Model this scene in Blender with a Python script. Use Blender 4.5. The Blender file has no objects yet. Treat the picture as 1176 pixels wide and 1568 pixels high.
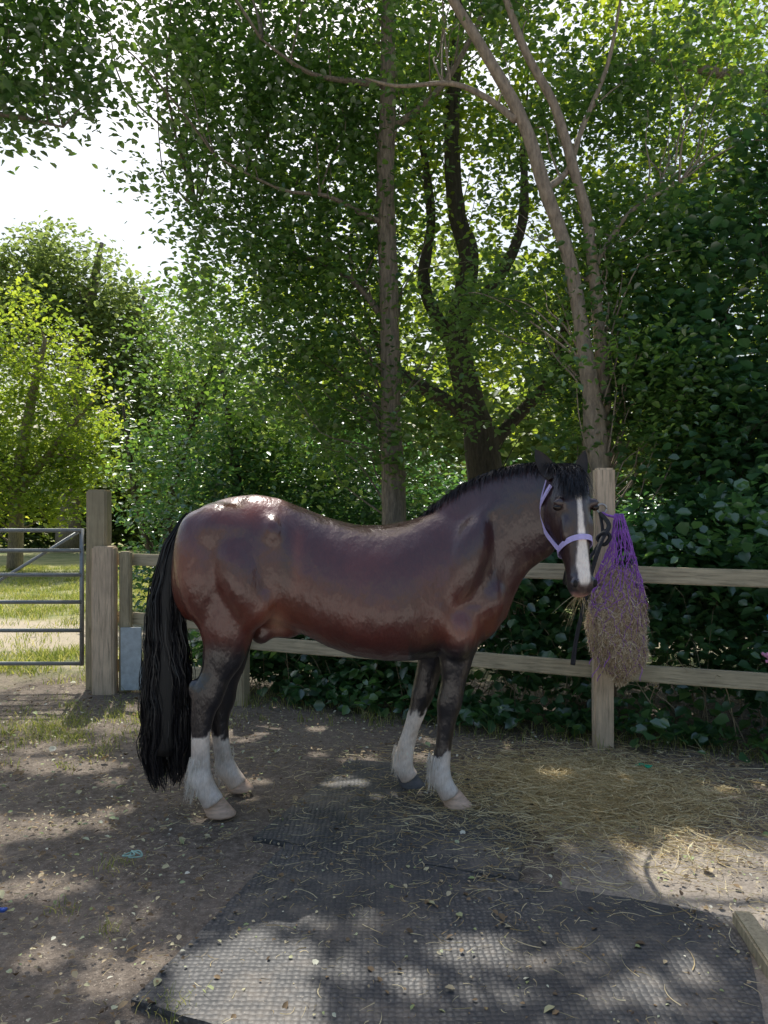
import bpy, math, random, bmesh
import numpy as np
from mathutils import Vector, Matrix
random.seed(7); rng=np.random.default_rng(11)
scene=bpy.context.scene
COL=scene.collection
F=1178.0; EYE=1.5
def at(px,py,Y):
    # image pixel coordinates plus an estimated depth -> metres
    return np.array([(px-588)/F*Y, Y, EYE-(py-784)/F*Y])
# ---------------------------------------------------------------- materials
def newmat(name):
    m=bpy.data.materials.new(name); m.use_nodes=True
    nt=m.node_tree; b=nt.nodes['Principled BSDF']
    return m,nt,b
def N(nt,t,**kw):
    n=nt.nodes.new(t)
    for k,v in kw.items(): setattr(n,k,v)
    return n
def ramp(nt,fac,stops):
    r=nt.nodes.new('ShaderNodeValToRGB'); e=r.color_ramp.elements
    while len(e)<len(stops): e.new(0.5)
    for i,(p,c) in enumerate(stops):
        e[i].position=p; e[i].color=(c[0],c[1],c[2],1)
    nt.links.new(fac,r.inputs[0]); return r.outputs[0]
def mix(nt,f,a,b,mode='MIX'):
    m=nt.nodes.new('ShaderNodeMix'); m.data_type='RGBA'; m.blend_type=mode
    for s,v in ((m.inputs[0],f),(m.inputs[6],a),(m.inputs[7],b)):
        if hasattr(v,'is_linked'): nt.links.new(v,s)
        elif isinstance(v,(int,float)): s.default_value=v
        else: s.default_value=(v[0],v[1],v[2],1)
    return m.outputs[2]
def noise(nt,co,scale,detail=4,rough=.6,sc=None):
    n=N(nt,'ShaderNodeTexNoise'); n.inputs['Scale'].default_value=scale
    n.inputs['Detail'].default_value=detail; n.inputs['Roughness'].default_value=rough
    if sc:
        mp=N(nt,'ShaderNodeMapping'); mp.inputs['Scale'].default_value=sc
        nt.links.new(co,mp.inputs[0]); co=mp.outputs[0]
    nt.links.new(co,n.inputs['Vector']); return n.outputs['Fac']
def bump(nt,b,h,strength,dist,prev=None):
    bp=N(nt,'ShaderNodeBump'); bp.inputs['Strength'].default_value=strength; bp.inputs['Distance'].default_value=dist
    nt.links.new(h,bp.inputs['Height'])
    if prev: nt.links.new(prev,bp.inputs['Normal'])
    nt.links.new(bp.outputs[0],b.inputs['Normal']); return bp.outputs[0]
def coord(nt): return N(nt,'ShaderNodeTexCoord').outputs['Object']
def simple(name,c,rough=.6,var=.25,scale=20,sc=None,metal=0,bmp=.2,bd=.005):
    m,nt,b=newmat(name); co=coord(nt); n=noise(nt,co,scale,5,.65,sc)
    lo=[x*(1-var) for x in c]; hi=[min(1,x*(1+var)) for x in c]
    nt.links.new(ramp(nt,n,[(.3,lo),(.7,hi)]),b.inputs['Base Color'])
    b.inputs['Roughness'].default_value=rough; b.inputs['Metallic'].default_value=metal
    bump(nt,b,n,bmp,bd); return m
def leafmat(name,stops,trans,tf=.4,rough=.4,gl=.06):
    m,nt,b=newmat(name); nt.nodes.remove(b)
    a=N(nt,'ShaderNodeAttribute',attribute_name='rnd')
    c=ramp(nt,a.outputs['Fac'],stops)
    d=N(nt,'ShaderNodeBsdfDiffuse'); nt.links.new(c,d.inputs[0])
    t=N(nt,'ShaderNodeBsdfTranslucent'); nt.links.new(mix(nt,1.0,c,trans,'MULTIPLY'),t.inputs[0])
    ms=N(nt,'ShaderNodeMixShader'); ms.inputs[0].default_value=tf
    nt.links.new(d.outputs[0],ms.inputs[1]); nt.links.new(t.outputs[0],ms.inputs[2])
    g=N(nt,'ShaderNodeBsdfGlossy'); g.inputs['Roughness'].default_value=rough; g.inputs[0].default_value=(.9,.95,1,1)
    m2=N(nt,'ShaderNodeMixShader'); m2.inputs[0].default_value=gl
    nt.links.new(ms.outputs[0],m2.inputs[1]); nt.links.new(g.outputs[0],m2.inputs[2])
    nt.links.new(m2.outputs[0],nt.nodes['Material Output'].inputs[0]); return m
# ---------------------------------------------------------------- mesh helpers
def link(o,parent=None):
    COL.objects.link(o)
    if parent: o.parent=parent
    return o
def empty(name):
    e=bpy.data.objects.new(name,None); COL.objects.link(e); return e
def mesh_np(name,v,loops,nper,mat,rnd=None,parent=None,smooth=False):
    me=bpy.data.meshes.new(name); v=np.asarray(v,np.float32).reshape(-1,3)
    loops=np.asarray(loops,np.int32).ravel(); nf=len(loops)//nper
    me.vertices.add(len(v)); me.vertices.foreach_set('co',v.ravel())
    me.loops.add(len(loops)); me.loops.foreach_set('vertex_index',loops)
    me.polygons.add(nf); me.polygons.foreach_set('loop_start',np.arange(nf,dtype=np.int32)*nper)
    me.polygons.foreach_set('loop_total',np.full(nf,nper,np.int32))
    if smooth: me.polygons.foreach_set('use_smooth',np.ones(nf,bool))
    me.update(calc_edges=True)
    if rnd is not None:
        a=me.attributes.new('rnd','FLOAT','FACE'); a.data.foreach_set('value',np.asarray(rnd,np.float32))
    me.materials.append(mat)
    return link(bpy.data.objects.new(name,me),parent)
def pymesh(name,v,f,mat,parent=None,smooth=True):
    me=bpy.data.meshes.new(name); me.from_pydata([tuple(map(float,a)) for a in v],[],f); me.update()
    if smooth: me.polygons.foreach_set('use_smooth',[True]*len(me.polygons))
    if mat: me.materials.append(mat)
    return link(bpy.data.objects.new(name,me),parent)
def nrm(a): return a/np.maximum(np.linalg.norm(a,axis=-1,keepdims=True),1e-9)
def leaves(name,pos,size,mat,rnd,up=.6,aspect=.36,parent=None,flat=False):
    n=len(pos); t=rng.normal(size=(n,3)); 
    nn=rng.normal(size=(n,3)); nn[:,2]=np.abs(nn[:,2])+up*1.6
    if flat: nn=rng.normal(size=(n,3))*.25; nn[:,2]+=1
    nn=nrm(nn); t=nrm(t-nn*np.sum(t*nn,1,keepdims=True)); b=np.cross(nn,t)
    s=size[:,None]; w=s*aspect*rng.uniform(.8,1.25,(n,1)); fo=nn*s*.10
    V=np.stack([pos-t*s*.5, pos-t*s*.2+b*w*.85+fo, pos+t*s*.15+b*w*.8+fo*.8, pos+t*s*.5-nn*s*.12,
                pos+t*s*.15-b*w*.8+fo*.8, pos-t*s*.2-b*w*.85+fo],1)
    i=np.arange(n)[:,None]*6
    L=np.concatenate([i+np.array([[0,1,2,3]]),i+np.array([[0,3,4,5]])],1)
    return mesh_np(name,V,L,4,mat,np.repeat(rnd,2),parent)
def strands(name,P,wd,mat,rnd=None,parent=None,taper=True):
    n,k,_=P.shape; T=np.gradient(P,axis=1); T=nrm(T)
    r=rng.normal(size=(n,1,3)); B=nrm(np.cross(T,np.broadcast_to(r,T.shape)))
    tp=np.linspace(1,.25,k)[None,:,None] if taper else 1
    W=B*np.asarray(wd).reshape(-1,1,1)*.5*tp
    V=np.stack([P-W,P+W],2).reshape(-1,3)
    base=np.arange(n)[:,None,None]*(2*k)+np.arange(k-1)[None,:,None]*2
    L=base+np.array([0,1,3,2])[None,None,:]
    rn=np.repeat(rnd if rnd is not None else rng.random(n),k-1)
    return mesh_np(name,V,L,4,mat,rn,parent,smooth=True)
def tube_geo(pts,rad,seg=12,lat=None,V=None,Fc=None,rough=0):
    V=[] if V is None else V; Fc=[] if Fc is None else Fc
    pts=[np.array(p,float) for p in pts]; o=len(V); n=len(pts)
    prev=None
    for i,p in enumerate(pts):
        t=pts[min(i+1,n-1)]-pts[max(i-1,0)]; t/=np.linalg.norm(t)+1e-9
        if lat is not None: l=np.array(lat,float)
        else:
            l=prev if prev is not None else (np.array([1.,0,0]) if abs(t[0])<.8 else np.array([0,1.,0]))
        l=l-t*np.dot(l,t); l/=np.linalg.norm(l)+1e-9; prev=l; q=np.cross(t,l)
        r=rad[i]; ra,rb=(r,r) if np.isscalar(r) else r
        for j in range(seg):
            a=2*math.pi*j/seg; k=1+(random.uniform(-rough,rough) if rough else 0)
            V.append(p+(q*math.cos(a)*ra+l*math.sin(a)*rb)*k)
    for i in range(n-1):
        for j in range(seg):
            a=o+i*seg+j; b=o+i*seg+(j+1)%seg
            Fc.append((a,b,b+seg,a+seg))
    Fc.append(tuple(o+j for j in range(seg))[::-1]); Fc.append(tuple(o+(n-1)*seg+j for j in range(seg)))
    return V,Fc
def smoothpath(pts,rad,sub=5):
    pts=[np.array(p,float) for p in pts]; P=[];R=[]
    rad=[(r,r) if np.isscalar(r) else r for r in rad]; n=len(pts)
    for i in range(n-1):
        p0=pts[max(i-1,0)];p1=pts[i];p2=pts[i+1];p3=pts[min(i+2,n-1)]
        for s in range(sub):
            t=s/sub
            P.append(.5*((2*p1)+(-p0+p2)*t+(2*p0-5*p1+4*p2-p3)*t*t+(-p0+3*p1-3*p2+p3)*t**3))
            u=t*t*(3-2*t)
            R.append(tuple(rad[i][c]*(1-u)+rad[i+1][c]*u for c in (0,1)))
    P.append(pts[-1]);R.append(rad[-1]); return P,R
def box(name,size,loc,rotz,mat,parent=None,bev=.006,rx=0,ry=0,wob=.004):
    bm=bmesh.new(); bmesh.ops.create_cube(bm,size=1)
    L=max(range(3),key=lambda i:size[i])
    for v in bm.verts: v.co=Vector((v.co.x*size[0],v.co.y*size[1],v.co.z*size[2]))
    es=[e for e in bm.edges if abs((e.verts[0].co-e.verts[1].co)[L])>size[L]*.9]
    bmesh.ops.subdivide_edges(bm,edges=es,cuts=9)
    ph=random.uniform(0,9)
    for v in bm.verts:
        t=v.co[L]*2.1+ph
        for k in range(3):
            if k!=L: v.co[k]+=math.sin(t*1.3+k*2)*wob
    bmesh.ops.bevel(bm,geom=[e for e in bm.edges if e.calc_face_angle(0)>.8],offset=bev,segments=2,affect='EDGES')
    me=bpy.data.meshes.new(name); bm.to_mesh(me); bm.free(); me.materials.append(mat)
    o=bpy.data.objects.new(name,me); o.location=loc; o.rotation_euler=(rx,ry,rotz); return link(o,parent)
# ---------------------------------------------------------------- sun, sky
S=np.array([-.12,.545,.83]); S/=np.linalg.norm(S)
elev=math.asin(S[2]); rot=math.atan2(S[0],S[1])
w=bpy.data.worlds.new("World"); scene.world=w; w.use_nodes=True
nt=w.node_tree; bg=nt.nodes['Background']; sk=nt.nodes.new('ShaderNodeTexSky'); sk.sky_type='NISHITA'
sk.sun_disc=False; sk.sun_elevation=elev; sk.sun_rotation=rot; sk.dust_density=4.0; sk.air_density=1.5; sk.ozone_density=1.5
nt.links.new(sk.outputs[0],bg.inputs[0]); bg.inputs[1].default_value=.15
sl=bpy.data.lights.new('sun','SUN'); sl.energy=5; sl.angle=math.radians(.53); sl.color=(1,.95,.85)
so=bpy.data.objects.new('sun',sl); so.rotation_euler=Vector(S).to_track_quat('Z','Y').to_euler(); link(so)
scene.view_settings.view_transform='Standard'; scene.view_settings.look='None'; scene.view_settings.exposure=0
cd=bpy.data.cameras.new('camera'); cd.sensor_fit='VERTICAL'; cd.sensor_height=34.6; cd.sensor_width=34.6; cd.lens=26; cd.clip_end=2000
cam=bpy.data.objects.new('camera',cd); cam.location=(0,0,EYE); cam.rotation_euler=(math.radians(90),0,0); link(cam); scene.camera=cam
# ---------------------------------------------------------------- sun gaps in the crowns
SUNG=[(-.44,2.43,.22,.26),(-.21,4.22,.12,.08),(-.15,4.7,.12,.08),(.33,2.62,.15,.08),(1.5,3.15,.52,.40),(-1.75,3.7,.40,.14),
 (-.86,2.5,.13,.12),(.76,2.42,.13,.12),(-2.1,5.7,.5,.35),(1.05,2.55,.12,.12),(-.43,2.88,.15,.09),(.057,3.04,.05,.035),(-1.4,3.1,.2,.09),
 (.25,4.75,.12,.09),(1.9,4.2,.27,.16),(-1.9,4.6,.38,.12),(2.2,5.0,.27,.22),(-1.0,5.2,.22,.14)]
r0=np.random.default_rng(5)
for _ in range(60):
    r_=r0.uniform(.03,.075); SUNG.append((r0.uniform(-2.8,2.4),r0.uniform(2.0,6.2),r_*1.3,r_))
SUNG=[g for g in SUNG if not (-.1<g[0]<.6 and 2.8<g[1]<3.6 and g[2]>.055)]
def sungap(p):
    gx=p[:,0]-S[0]/S[2]*p[:,2]; gy=p[:,1]-S[1]/S[2]*p[:,2]
    k=np.ones(len(p),bool)
    wob=1.1+.35*np.sin(gx*23)*np.cos(gy*19)+rng.normal(size=len(p))*.10
    for cx,cy,rx,ry in SUNG:
        k&=~((((gx-cx)/(rx+.015))**2+((gy-cy)/(ry+.015))**2)<wob)
    z=(gx<-2.3)&(gy>6.0)&(gy<18)
    k&=~(z&(rng.random(len(p))<.5))
    return k
def crown(blobs,per,spread,ss,squash=.7,sunfilter=True,shell=2.2,centres=None):
    P=[];R=[];C=[]
    if centres is None:
        for (x,y,z,a,b,c,nc) in blobs:
            nc=int(nc); d=nrm(rng.normal(size=(nc,3))); r=rng.random(nc)**(1/shell)
            C.append(np.array([x,y,z])+d*r[:,None]*np.array([a,b,c]))
        C=np.concatenate(C)
    else: C=centres
    nc=len(C); cv=rng.random(nc)
    o=rng.normal(size=(nc,per,3))*spread*np.array([1,1,squash]); 
    ax=nrm(rng.normal(size=(nc,1,3))*np.array([1,1,.4])); o+=ax*rng.normal(size=(nc,per,1))*spread*1.0
    P=(C[:,None,:]+o).reshape(-1,3); R=(cv[:,None]*.6+rng.random((nc,per))*.4).ravel()
    k=P[:,2]>.03
    if sunfilter: k&=sungap(P)
    P=P[k];R=R[k]; return P,ss*rng.uniform(.6,1.3,len(P)),R,C
def twigs(V,Fc,path,C,count,r0=.018):
    path=np.array(path)
    idx=rng.choice(len(C),min(count,len(C)),replace=False)
    for i in idx:
        c=C[i]; d=np.linalg.norm(path-(c-np.array([0,0,.9])),axis=1); b=path[int(np.argmin(d))]
        L=np.linalg.norm(c-b)
        if L<.3 or L>3.2: continue
        m=(b+c)/2+rng.normal(size=3)*.10*L+np.array([0,0,.1*L])
        q1=(b+m)/2+rng.normal(size=3)*.03*L; q2=(m+c)/2+rng.normal(size=3)*.05*L
        r=r0*min(1.5,.4+L/2.5)
        P,R=smoothpath([b,q1,m,q2,c],[r*1.2,r*.9,r*.6,r*.4,r*.15],3)
        tube_geo(P,R,5,None,V,Fc)
# ---------------------------------------------------------------- foliage materials
G=lambda r,g,b:(r,g,b)
M_oak=leafmat('leaf_mid_green',[(0,G(.034,.078,.028)),(.4,G(.062,.128,.040)),(.8,G(.115,.20,.055)),(1,G(.19,.28,.08))],(3.6,3.3,1.4),.43,.35,.09)
M_dark=leafmat('leaf_dark_green',[(0,G(.028,.078,.036)),(.5,G(.056,.135,.058)),(.85,G(.105,.205,.08)),(1,G(.17,.28,.10))],(2.7,2.8,1.3),.35,.3,.10)
M_light=leafmat('leaf_yellow_green',[(0,G(.075,.125,.03)),(.5,G(.14,.205,.042)),(.9,G(.235,.29,.055)),(1,G(.32,.34,.10))],(2.9,2.7,1.1),.56,.4,.05)
M_far=leafmat('leaf_far',[(0,G(.085,.125,.055)),(.5,G(.15,.20,.08)),(1,G(.26,.30,.13))],(2.4,2.4,1.4),.5,.4,.05)
M_grass=leafmat('grass_blades',[(0,G(.12,.16,.045)),(.4,G(.21,.26,.07)),(.75,G(.34,.35,.13)),(1,G(.5,.45,.26))],(1.8,1.8,1.0),.45,.4,.03)
M_hay=leafmat('hay',[(0,G(.36,.26,.12)),(.5,G(.62,.50,.28)),(1,G(.85,.75,.49))],(1.0,1.0,.8),.2,.6,.02)
M_debris=leafmat('fallen_leaf',[(0,G(.10,.07,.045)),(.45,G(.32,.22,.12)),(.7,G(.6,.53,.35)),(.88,G(.30,.38,.15)),(1,G(.8,.76,.64))],(1,1,1),.1,.6,.02)
M_bark=simple('bark_grey',(.25,.205,.16),.85,.5,9,(5,5,1),0,.9,.03)
M_barkd=simple('bark_dark',(.085,.07,.056),.9,.5,9,(5,5,1),0,.9,.03)
M_barkl=simple('bark_light',(.31,.25,.19),.85,.45,8,(4,4,1.3),0,.9,.02)
def tree(name,limbs,blobs,per,spread,ss,lm,bm_,ntw=80,extra=None,twr=.010,seg=10):
    e=empty(name); V=[];Fc=[];path=[]
    for pts,rad in limbs:
        P,R=smoothpath(pts,rad,6); tube_geo(P,R,seg,None,V,Fc,rough=.05); path+=P
    P,s,R,C=crown(blobs,per,spread,ss)
    twigs(V,Fc,path,C,ntw,twr)
    if extra is not None:
        P2,s2,R2,C2=crown(None,50,.17,.095,centres=extra); P=np.concatenate([P,P2]);s=np.concatenate([s,s2]);R=np.concatenate([R,R2]); twigs(V,Fc,path,C2,20,twr)
    pymesh('trunk_and_branches',V,Fc,bm_,e); leaves('leaves',P,s,lm,R,parent=e); return e
# upper crown clumps, out of view, added along sun rays to shade the ground
def upper(x0,x1,n):
    gx=rng.uniform(x0,x1,n); gy=rng.uniform(1.8,6.6,n); zc=(1.65+.6656*gy)/.563; z=zc+rng.uniform(.3,2.0,n)
    return np.stack([gx+S[0]/S[2]*z,gy+S[1]/S[2]*z,z],1)
# ---------------------------------------------------------------- trees
T1=tree('slender_tree',[
 ([at(604,800,7.5)*[1,1,0],at(603,760,7.5),at(598,640,7.5),at(597,520,7.5),at(594,400,7.5),at(590,290,7.5),at(594,150,7.45),at(594,20,7.4),(.05,7.3,7.6),(-.1,7.4,9.5)],[.15,.12,.1,.095,.095,.09,.08,.07,.055,.02]),
 ([at(597,345,7.5),at(560,330,7.4),at(500,300,7.3),at(430,290,7.2),at(330,240,7.2)],[.035,.028,.02,.014,.008]),
 ([at(594,130,7.45),at(540,125,7.2),at(470,110,7.0),at(400,60,6.9)],[.035,.028,.02,.01]),
 ([at(596,500,7.5),at(540,430,7.7),at(480,400,7.9),at(400,360,8.1),at(300,320,8.2)],[.04,.03,.022,.015,.008]),
 ([at(594,200,7.5),at(660,150,7.4),at(720,60,7.3),(1.6,7,7.6)],[.04,.03,.025,.012]),
 ([(.05,7.3,7),(-1.5,7.2,8.3),(-3,7,9.3)],[.05,.035,.015]),
 ([(.05,7.3,7),(.3,6.6,7.8),(.2,6.2,8.3)],[.05,.035,.015]),
 ([(.05,7.3,7),(1.5,7.2,8.3),(3.2,7,9.3)],[.05,.035,.015])],
 [(-1.25,7.9,5.4,1.35,1.0,1.5,185),(-1.0,7.8,3.7,1.1,.9,1.1,120),(-.55,7.7,2.6,.8,.7,.9,55),(.1,7.6,6.6,1.5,1.1,1.2,95),
  (-.2,7.75,4.9,.8,.55,1.3,60),(-1.9,8.1,6.6,.9,.9,1.1,75),(.05,7.35,2.2,.35,.3,.8,8),(.9,7.9,3.3,.6,.6,1.0,18)],
 54,.17,.072,M_oak,M_bark,110,extra=upper(-2.2,3.6,430))
T2=tree('forked_tree',[
 ([at(915,840,6.0)*[1,1,0],at(912,700,6.0),at(905,600,6.0),at(893,520,6.0),at(872,400,6.0),at(835,290,6.0),at(800,185,6.0),at(745,85,6.0),at(690,-5,6.0),at(640,-90,5.9)],[.15,.1,.07,.058,.052,.053,.048,.043,.036,.02]),
 ([at(918,760,6.1),at(925,620,6.1),at(915,480,6.1),at(900,340,6.1),at(880,265,6.1),at(850,165,6.1),at(805,80,6.1),at(775,0,6.1),at(740,-90,6.1)],[.08,.055,.046,.042,.04,.036,.032,.026,.015]),
 ([at(835,290,6.0),at(870,260,6.15),at(890,200,6.2),at(930,100,6.3),at(950,0,6.3)],[.03,.025,.022,.017,.01]),
 ([at(790,185,6.0),at(745,150,6.1),at(690,128,6.2),at(610,132,6.3),at(560,120,6.4)],[.03,.024,.02,.015,.008]),
 ([at(900,430,6.1),at(960,330,6.2),at(1040,280,6.2)],[.025,.018,.01])],
 [at(930,600,6.1).tolist()+[.55,.6,.55,66],at(860,470,6.4).tolist()+[.6,.55,.7,44],at(960,420,6.3).tolist()+[.5,.6,.8,60],at(900,200,6.7).tolist()+[.9,.5,1.0,70],
  at(700,60,6.6).tolist()+[.9,.5,.8,50],at(1080,150,6.6).tolist()+[.8,.7,.9,50],at(730,480,6.9).tolist()+[.4,.5,.7,14],at(1010,620,5.9).tolist()+[.35,.35,.45,30]],
 50,.14,.062,M_oak,M_barkl,75)
T3=tree('dark_trunk_tree',[
 ([at(760,780,9.5)*[1,1,0],at(740,700,9.5),at(722,620,9.5),at(700,520,9.5),at(718,400,9.5),at(700,330,9.5),at(692,220,9.5),at(700,60,9.5),(1.1,9.5,8.6)],[.3,.22,.17,.15,.13,.11,.1,.08,.03]),
 ([at(722,640,9.5),at(660,600,9.5),at(600,560,9.6),at(560,480,9.7)],[.12,.09,.07,.03]),
 ([at(705,500,9.5),at(760,430,9.4),at(800,340,9.3),at(800,200,9.3)],[.1,.08,.06,.03]),
 ([at(700,540,9.5),at(650,440,9.6),at(660,330,9.7),at(640,180,9.7)],[.09,.08,.06,.03]),
 ([at(740,690,9.5),at(790,640,9.6),at(850,560,9.6),at(880,400,9.6)],[.1,.08,.06,.03])],
 [(1.0,9.9,6.6,2.6,1.1,1.8,180),(2.8,9.8,4.2,1.6,1.0,1.8,100),(-.6,10.1,4.4,1.4,.9,1.6,80),(1.2,10.3,4.0,1.3,.7,1.4,38)],
 48,.2,.09,M_light,M_barkd,110)
T4=tree('right_tree',[
 ([(5.2,9,0),(5.1,9,2),(4.9,9,4),(4.7,8.8,6),(4.4,8.6,8.5)],[.25,.2,.17,.12,.04]),
 ([at(1176,118,8.2),at(1100,112,8.2),at(1040,100,8.1),at(980,95,8.1),at(900,130,8.1)],[.06,.05,.04,.03,.01]),
 ([(4.8,8.9,4.6),(4.3,8.5,5.6),at(1176,118,8.2)],[.1,.08,.06])],
 [(4.0,8.8,6.6,1.9,1.2,1.6,135),(3.6,8.8,4.2,1.5,1.1,1.6,95)],46,.19,.085,M_light,M_bark,60)
T5=tree('overhanging_oak_tree',[
 ([(-5.0,5.6,0),(-4.9,5.6,2),(-4.7,5.6,4),(-4.5,5.7,5.6),(-4.2,5.8,8)],[.28,.24,.2,.15,.05]),
 ([(-4.6,5.6,4.6),(-3.9,5.7,5.2),(-3.2,5.8,5.5),(-2.4,5.9,5.5)],[.07,.04,.022,.008]),
 ([(-4.6,5.6,4.0),(-3.7,5.8,4.5),(-3.0,6,4.6),(-2.5,6,4.5)],[.06,.035,.018,.008]),
 ([(-4.3,5.8,6.5),(-3.6,6.4,7.6),(-2.8,7.2,8.6)],[.08,.05,.02])],
 [(-3.0,6.0,5.35,.8,.5,.5,50),(-2.95,6,4.6,.4,.4,.3,20),(-2.35,6.1,5.1,.3,.3,.55,16),(-4.3,5.6,4.6,.9,.8,.6,25)],42,.14,.075,M_oak,M_bark,24,extra=upper(-3.8,-2.0,115),twr=.008)
T6=tree('hawthorn_tree',[
 ([(-9.6,20,0),(-9.5,20,2.2),(-9.2,20,4.2),(-8.8,20,6)],[.2,.17,.12,.05]),
 ([(-9.5,20,2.0),(-8.3,19.8,3.4),(-7.4,19.7,4.4)],[.12,.08,.03]),
 ([(-9.5,20,2.2),(-10.6,20,3.8),(-11.3,20,5.2)],[.12,.08,.03])],
 [(-9.6,20,4.9,2.3,1.6,2.5,200),(-7.9,19.7,3.6,1.1,1.0,1.6,75),(-11.0,20,3.2,1.5,1.2,1.9,50),(-9.3,19.6,2.3,2.6,1.0,1.3,110)],46,.24,.13,M_light,M_bark,60,twr=.022)
T7=tree('distant_ash_tree',[
 ([(-12.3,30,0),(-12.2,30,5),(-11.7,30,8.5),(-11,30,12)],[.5,.4,.3,.08]),
 ([(-12.2,30,4.6),(-10.4,29.8,7.2),(-9.2,29.7,10)],[.26,.2,.06]),
 ([(-12.2,30,5),(-14.2,30,8.5),(-15.4,30,11.5)],[.22,.16,.06])],
 [(-12.6,30,9.8,3.0,2,2.7,200),(-9.6,29.8,7.6,1.9,1.8,2.6,110),(-15.2,30,8.6,2.6,2,3.0,90),(-10,29.5,4.5,3.2,2,2.2,120),(-7.2,29,5.5,1.6,1.5,3.0,80)],42,.40,.22,M_far,M_bark,90,twr=.04)
T8=tree('hazel_tree',[
 ([(-3.6,12.5,0),(-3.5,12.5,1.2),(-3.3,12.4,2.2),(-2.7,12.3,4)],[.1,.08,.06,.02]),
 ([(-3.6,12.5,.3),(-4.0,12.5,1.6),(-4.2,12.4,3.2)],[.07,.06,.02]),
 ([(-2.2,11.2,0),(-2.1,11,1.8),(-2.3,10.9,3.5)],[.08,.07,.03])],
 [(-2.9,12.3,3.9,1.3,.8,1.5,110),(-3.6,12.5,2.2,.8,.7,1.2,85),(-1.7,11,2.5,1.2,.7,1.3,85)],44,.19,.095,M_oak,M_barkd,60)
# distant tree line
blobs=[]
x=-50
while x<60:
    h=random.uniform(7,12); y=random.uniform(46,58)
    blobs.append((x,y,h*.45,4.5,2.5,h*.5,200)); x+=4.6
x=-1
while x<16:
    h=random.uniform(6,9); blobs.append((x,random.uniform(19,22),h*.5,2.3,1.4,h*.5,95)); x+=3.4
for x in np.arange(-17,-3,1.7): blobs.append((x,random.uniform(31,34),1.8,1.6,1.2,2.2,60))
P,s,R,C=crown(blobs,34,.5,.33,sunfilter=False); leaves('distant_trees',P,s,M_far,R)
# thick hedge behind the fence
blobs=[(x+random.uniform(-.3,.3),10.9+random.uniform(-.4,.6),random.uniform(.7,1.0)+(.35 if x<1 else 0),1.1,.8,random.uniform(1.0,1.4)+(.4 if x<1 else 0),120) for x in np.arange(-2.3,9,1.15)]
P,s,R,C=crown(blobs,42,.17,.085,sunfilter=False); leaves('hedge',P,s,M_dark,R)
# shrub on the right with big dark leaves
e=empty('laurel_shrub')
blobs=[(2.6,6.2,1.2,.9,.6,1.2,100),(3.4,6.4,2.4,1.0,.8,1.5,130),(2.5,6.2,2.5,.65,.6,.9,60),(3.6,6.6,4.0,.9,.8,.9,60),(1.7,6.3,1.0,.7,.45,1.0,50),(4.2,6,1.4,1.0,.8,1.6,60),(2.7,6.6,3.6,.5,.5,.6,22)]
P,s,R,C=crown(blobs,42,.13,.092); leaves('leaves',P,s,M_dark,R,aspect=.42,parent=e)
V=[];Fc=[];pth=[]
for q in [([(3.2,6.4,0),(3.1,6.4,1.5),(3.3,6.4,3),(3.5,6.6,4.2)],[.07,.06,.045,.02]),([(3.0,6.3,0),(2.7,6.3,1.4),(2.5,6.3,2.7)],[.06,.045,.02]),([(3.3,6.5,0),(3.9,6.5,1.5),(4.1,6.5,2.6)],[.06,.045,.02])]:
    a,b=smoothpath(*q); tube_geo(a,b,8,None,V,Fc); pth+=a
twigs(V,Fc,pth,C,60,.010); pymesh('stems',V,Fc,M_barkd,e)
# brambles and ivy along the fence
def fy(x): return 5.63-.423*x
blobs=[]
for x in np.arange(-1.5,3.2,.22):
    h=.22+.1*random.random()+(.35 if x>.45 else .05)+(.2 if x>1.4 else 0)
    blobs.append((x,fy(x)+.42+random.uniform(-.05,.15),h,.28,.26,h,12))
    if x>.3: blobs.append((x,fy(x)+.85,h+.3,.3,.3,.6,12))
for x in np.arange(-.6,2.9,.3): blobs.append((x,fy(x)+.12,.08,.2,.16,.12,4))
P,s,R,C=crown(blobs,34,.085,.085,sunfilter=False); leaves('bramble_bushes',P,s,M_dark,R,aspect=.42)
n=260; x0=rng.uniform(-1.4,3,n); b0=np.stack([x0,fy(x0)+rng.uniform(.2,.9,n),np.zeros(n)],1)
tt=np.linspace(0,1,6)[None,:,None]; d=rng.normal(size=(n,1,3))*np.array([.35,.2,.1]); 
Pp=b0[:,None,:]+d*tt+np.array([0,0,1])*np.sin(tt*2.0)*rng.uniform(.3,1.1,(n,1,1))
M_stem=simple('dry_stem',(.34,.27,.18),.8); strands('bramble_stems',Pp,np.full(n,.008),M_stem)
# ---------------------------------------------------------------- ground
m,nt,b=newmat('soil_and_field'); co=coord(nt)
n1=noise(nt,co,1.3,6,.6); n2=noise(nt,co,28,6,.7); n3=noise(nt,co,110,3,.7)
soil=ramp(nt,n2,[(.3,(.075,.058,.046)),(.5,(.16,.128,.103)),(.72,(.34,.285,.235))])
soil=mix(nt,ramp(nt,n1,[(.35,(0,0,0)),(.65,(1,1,1))]),soil,mix(nt,.4,soil,(.34,.28,.225)))
chips=ramp(nt,n3,[(.60,(0,0,0)),(.68,(1,1,1))]); soil=mix(nt,chips,soil,(.50,.43,.35))
gr=ramp(nt,noise(nt,co,3,5,.7),[(.35,(.13,.16,.05)),(.52,(.25,.26,.11)),(.62,(.45,.40,.28))])
sx=N(nt,'ShaderNodeSeparateXYZ'); nt.links.new(co,sx.inputs[0])
ad=N(nt,'ShaderNodeMath',operation='MULTIPLY_ADD'); nt.links.new(n1,ad.inputs[0]); ad.inputs[1].default_value=1.6; nt.links.new(sx.outputs[1],ad.inputs[2])
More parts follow.
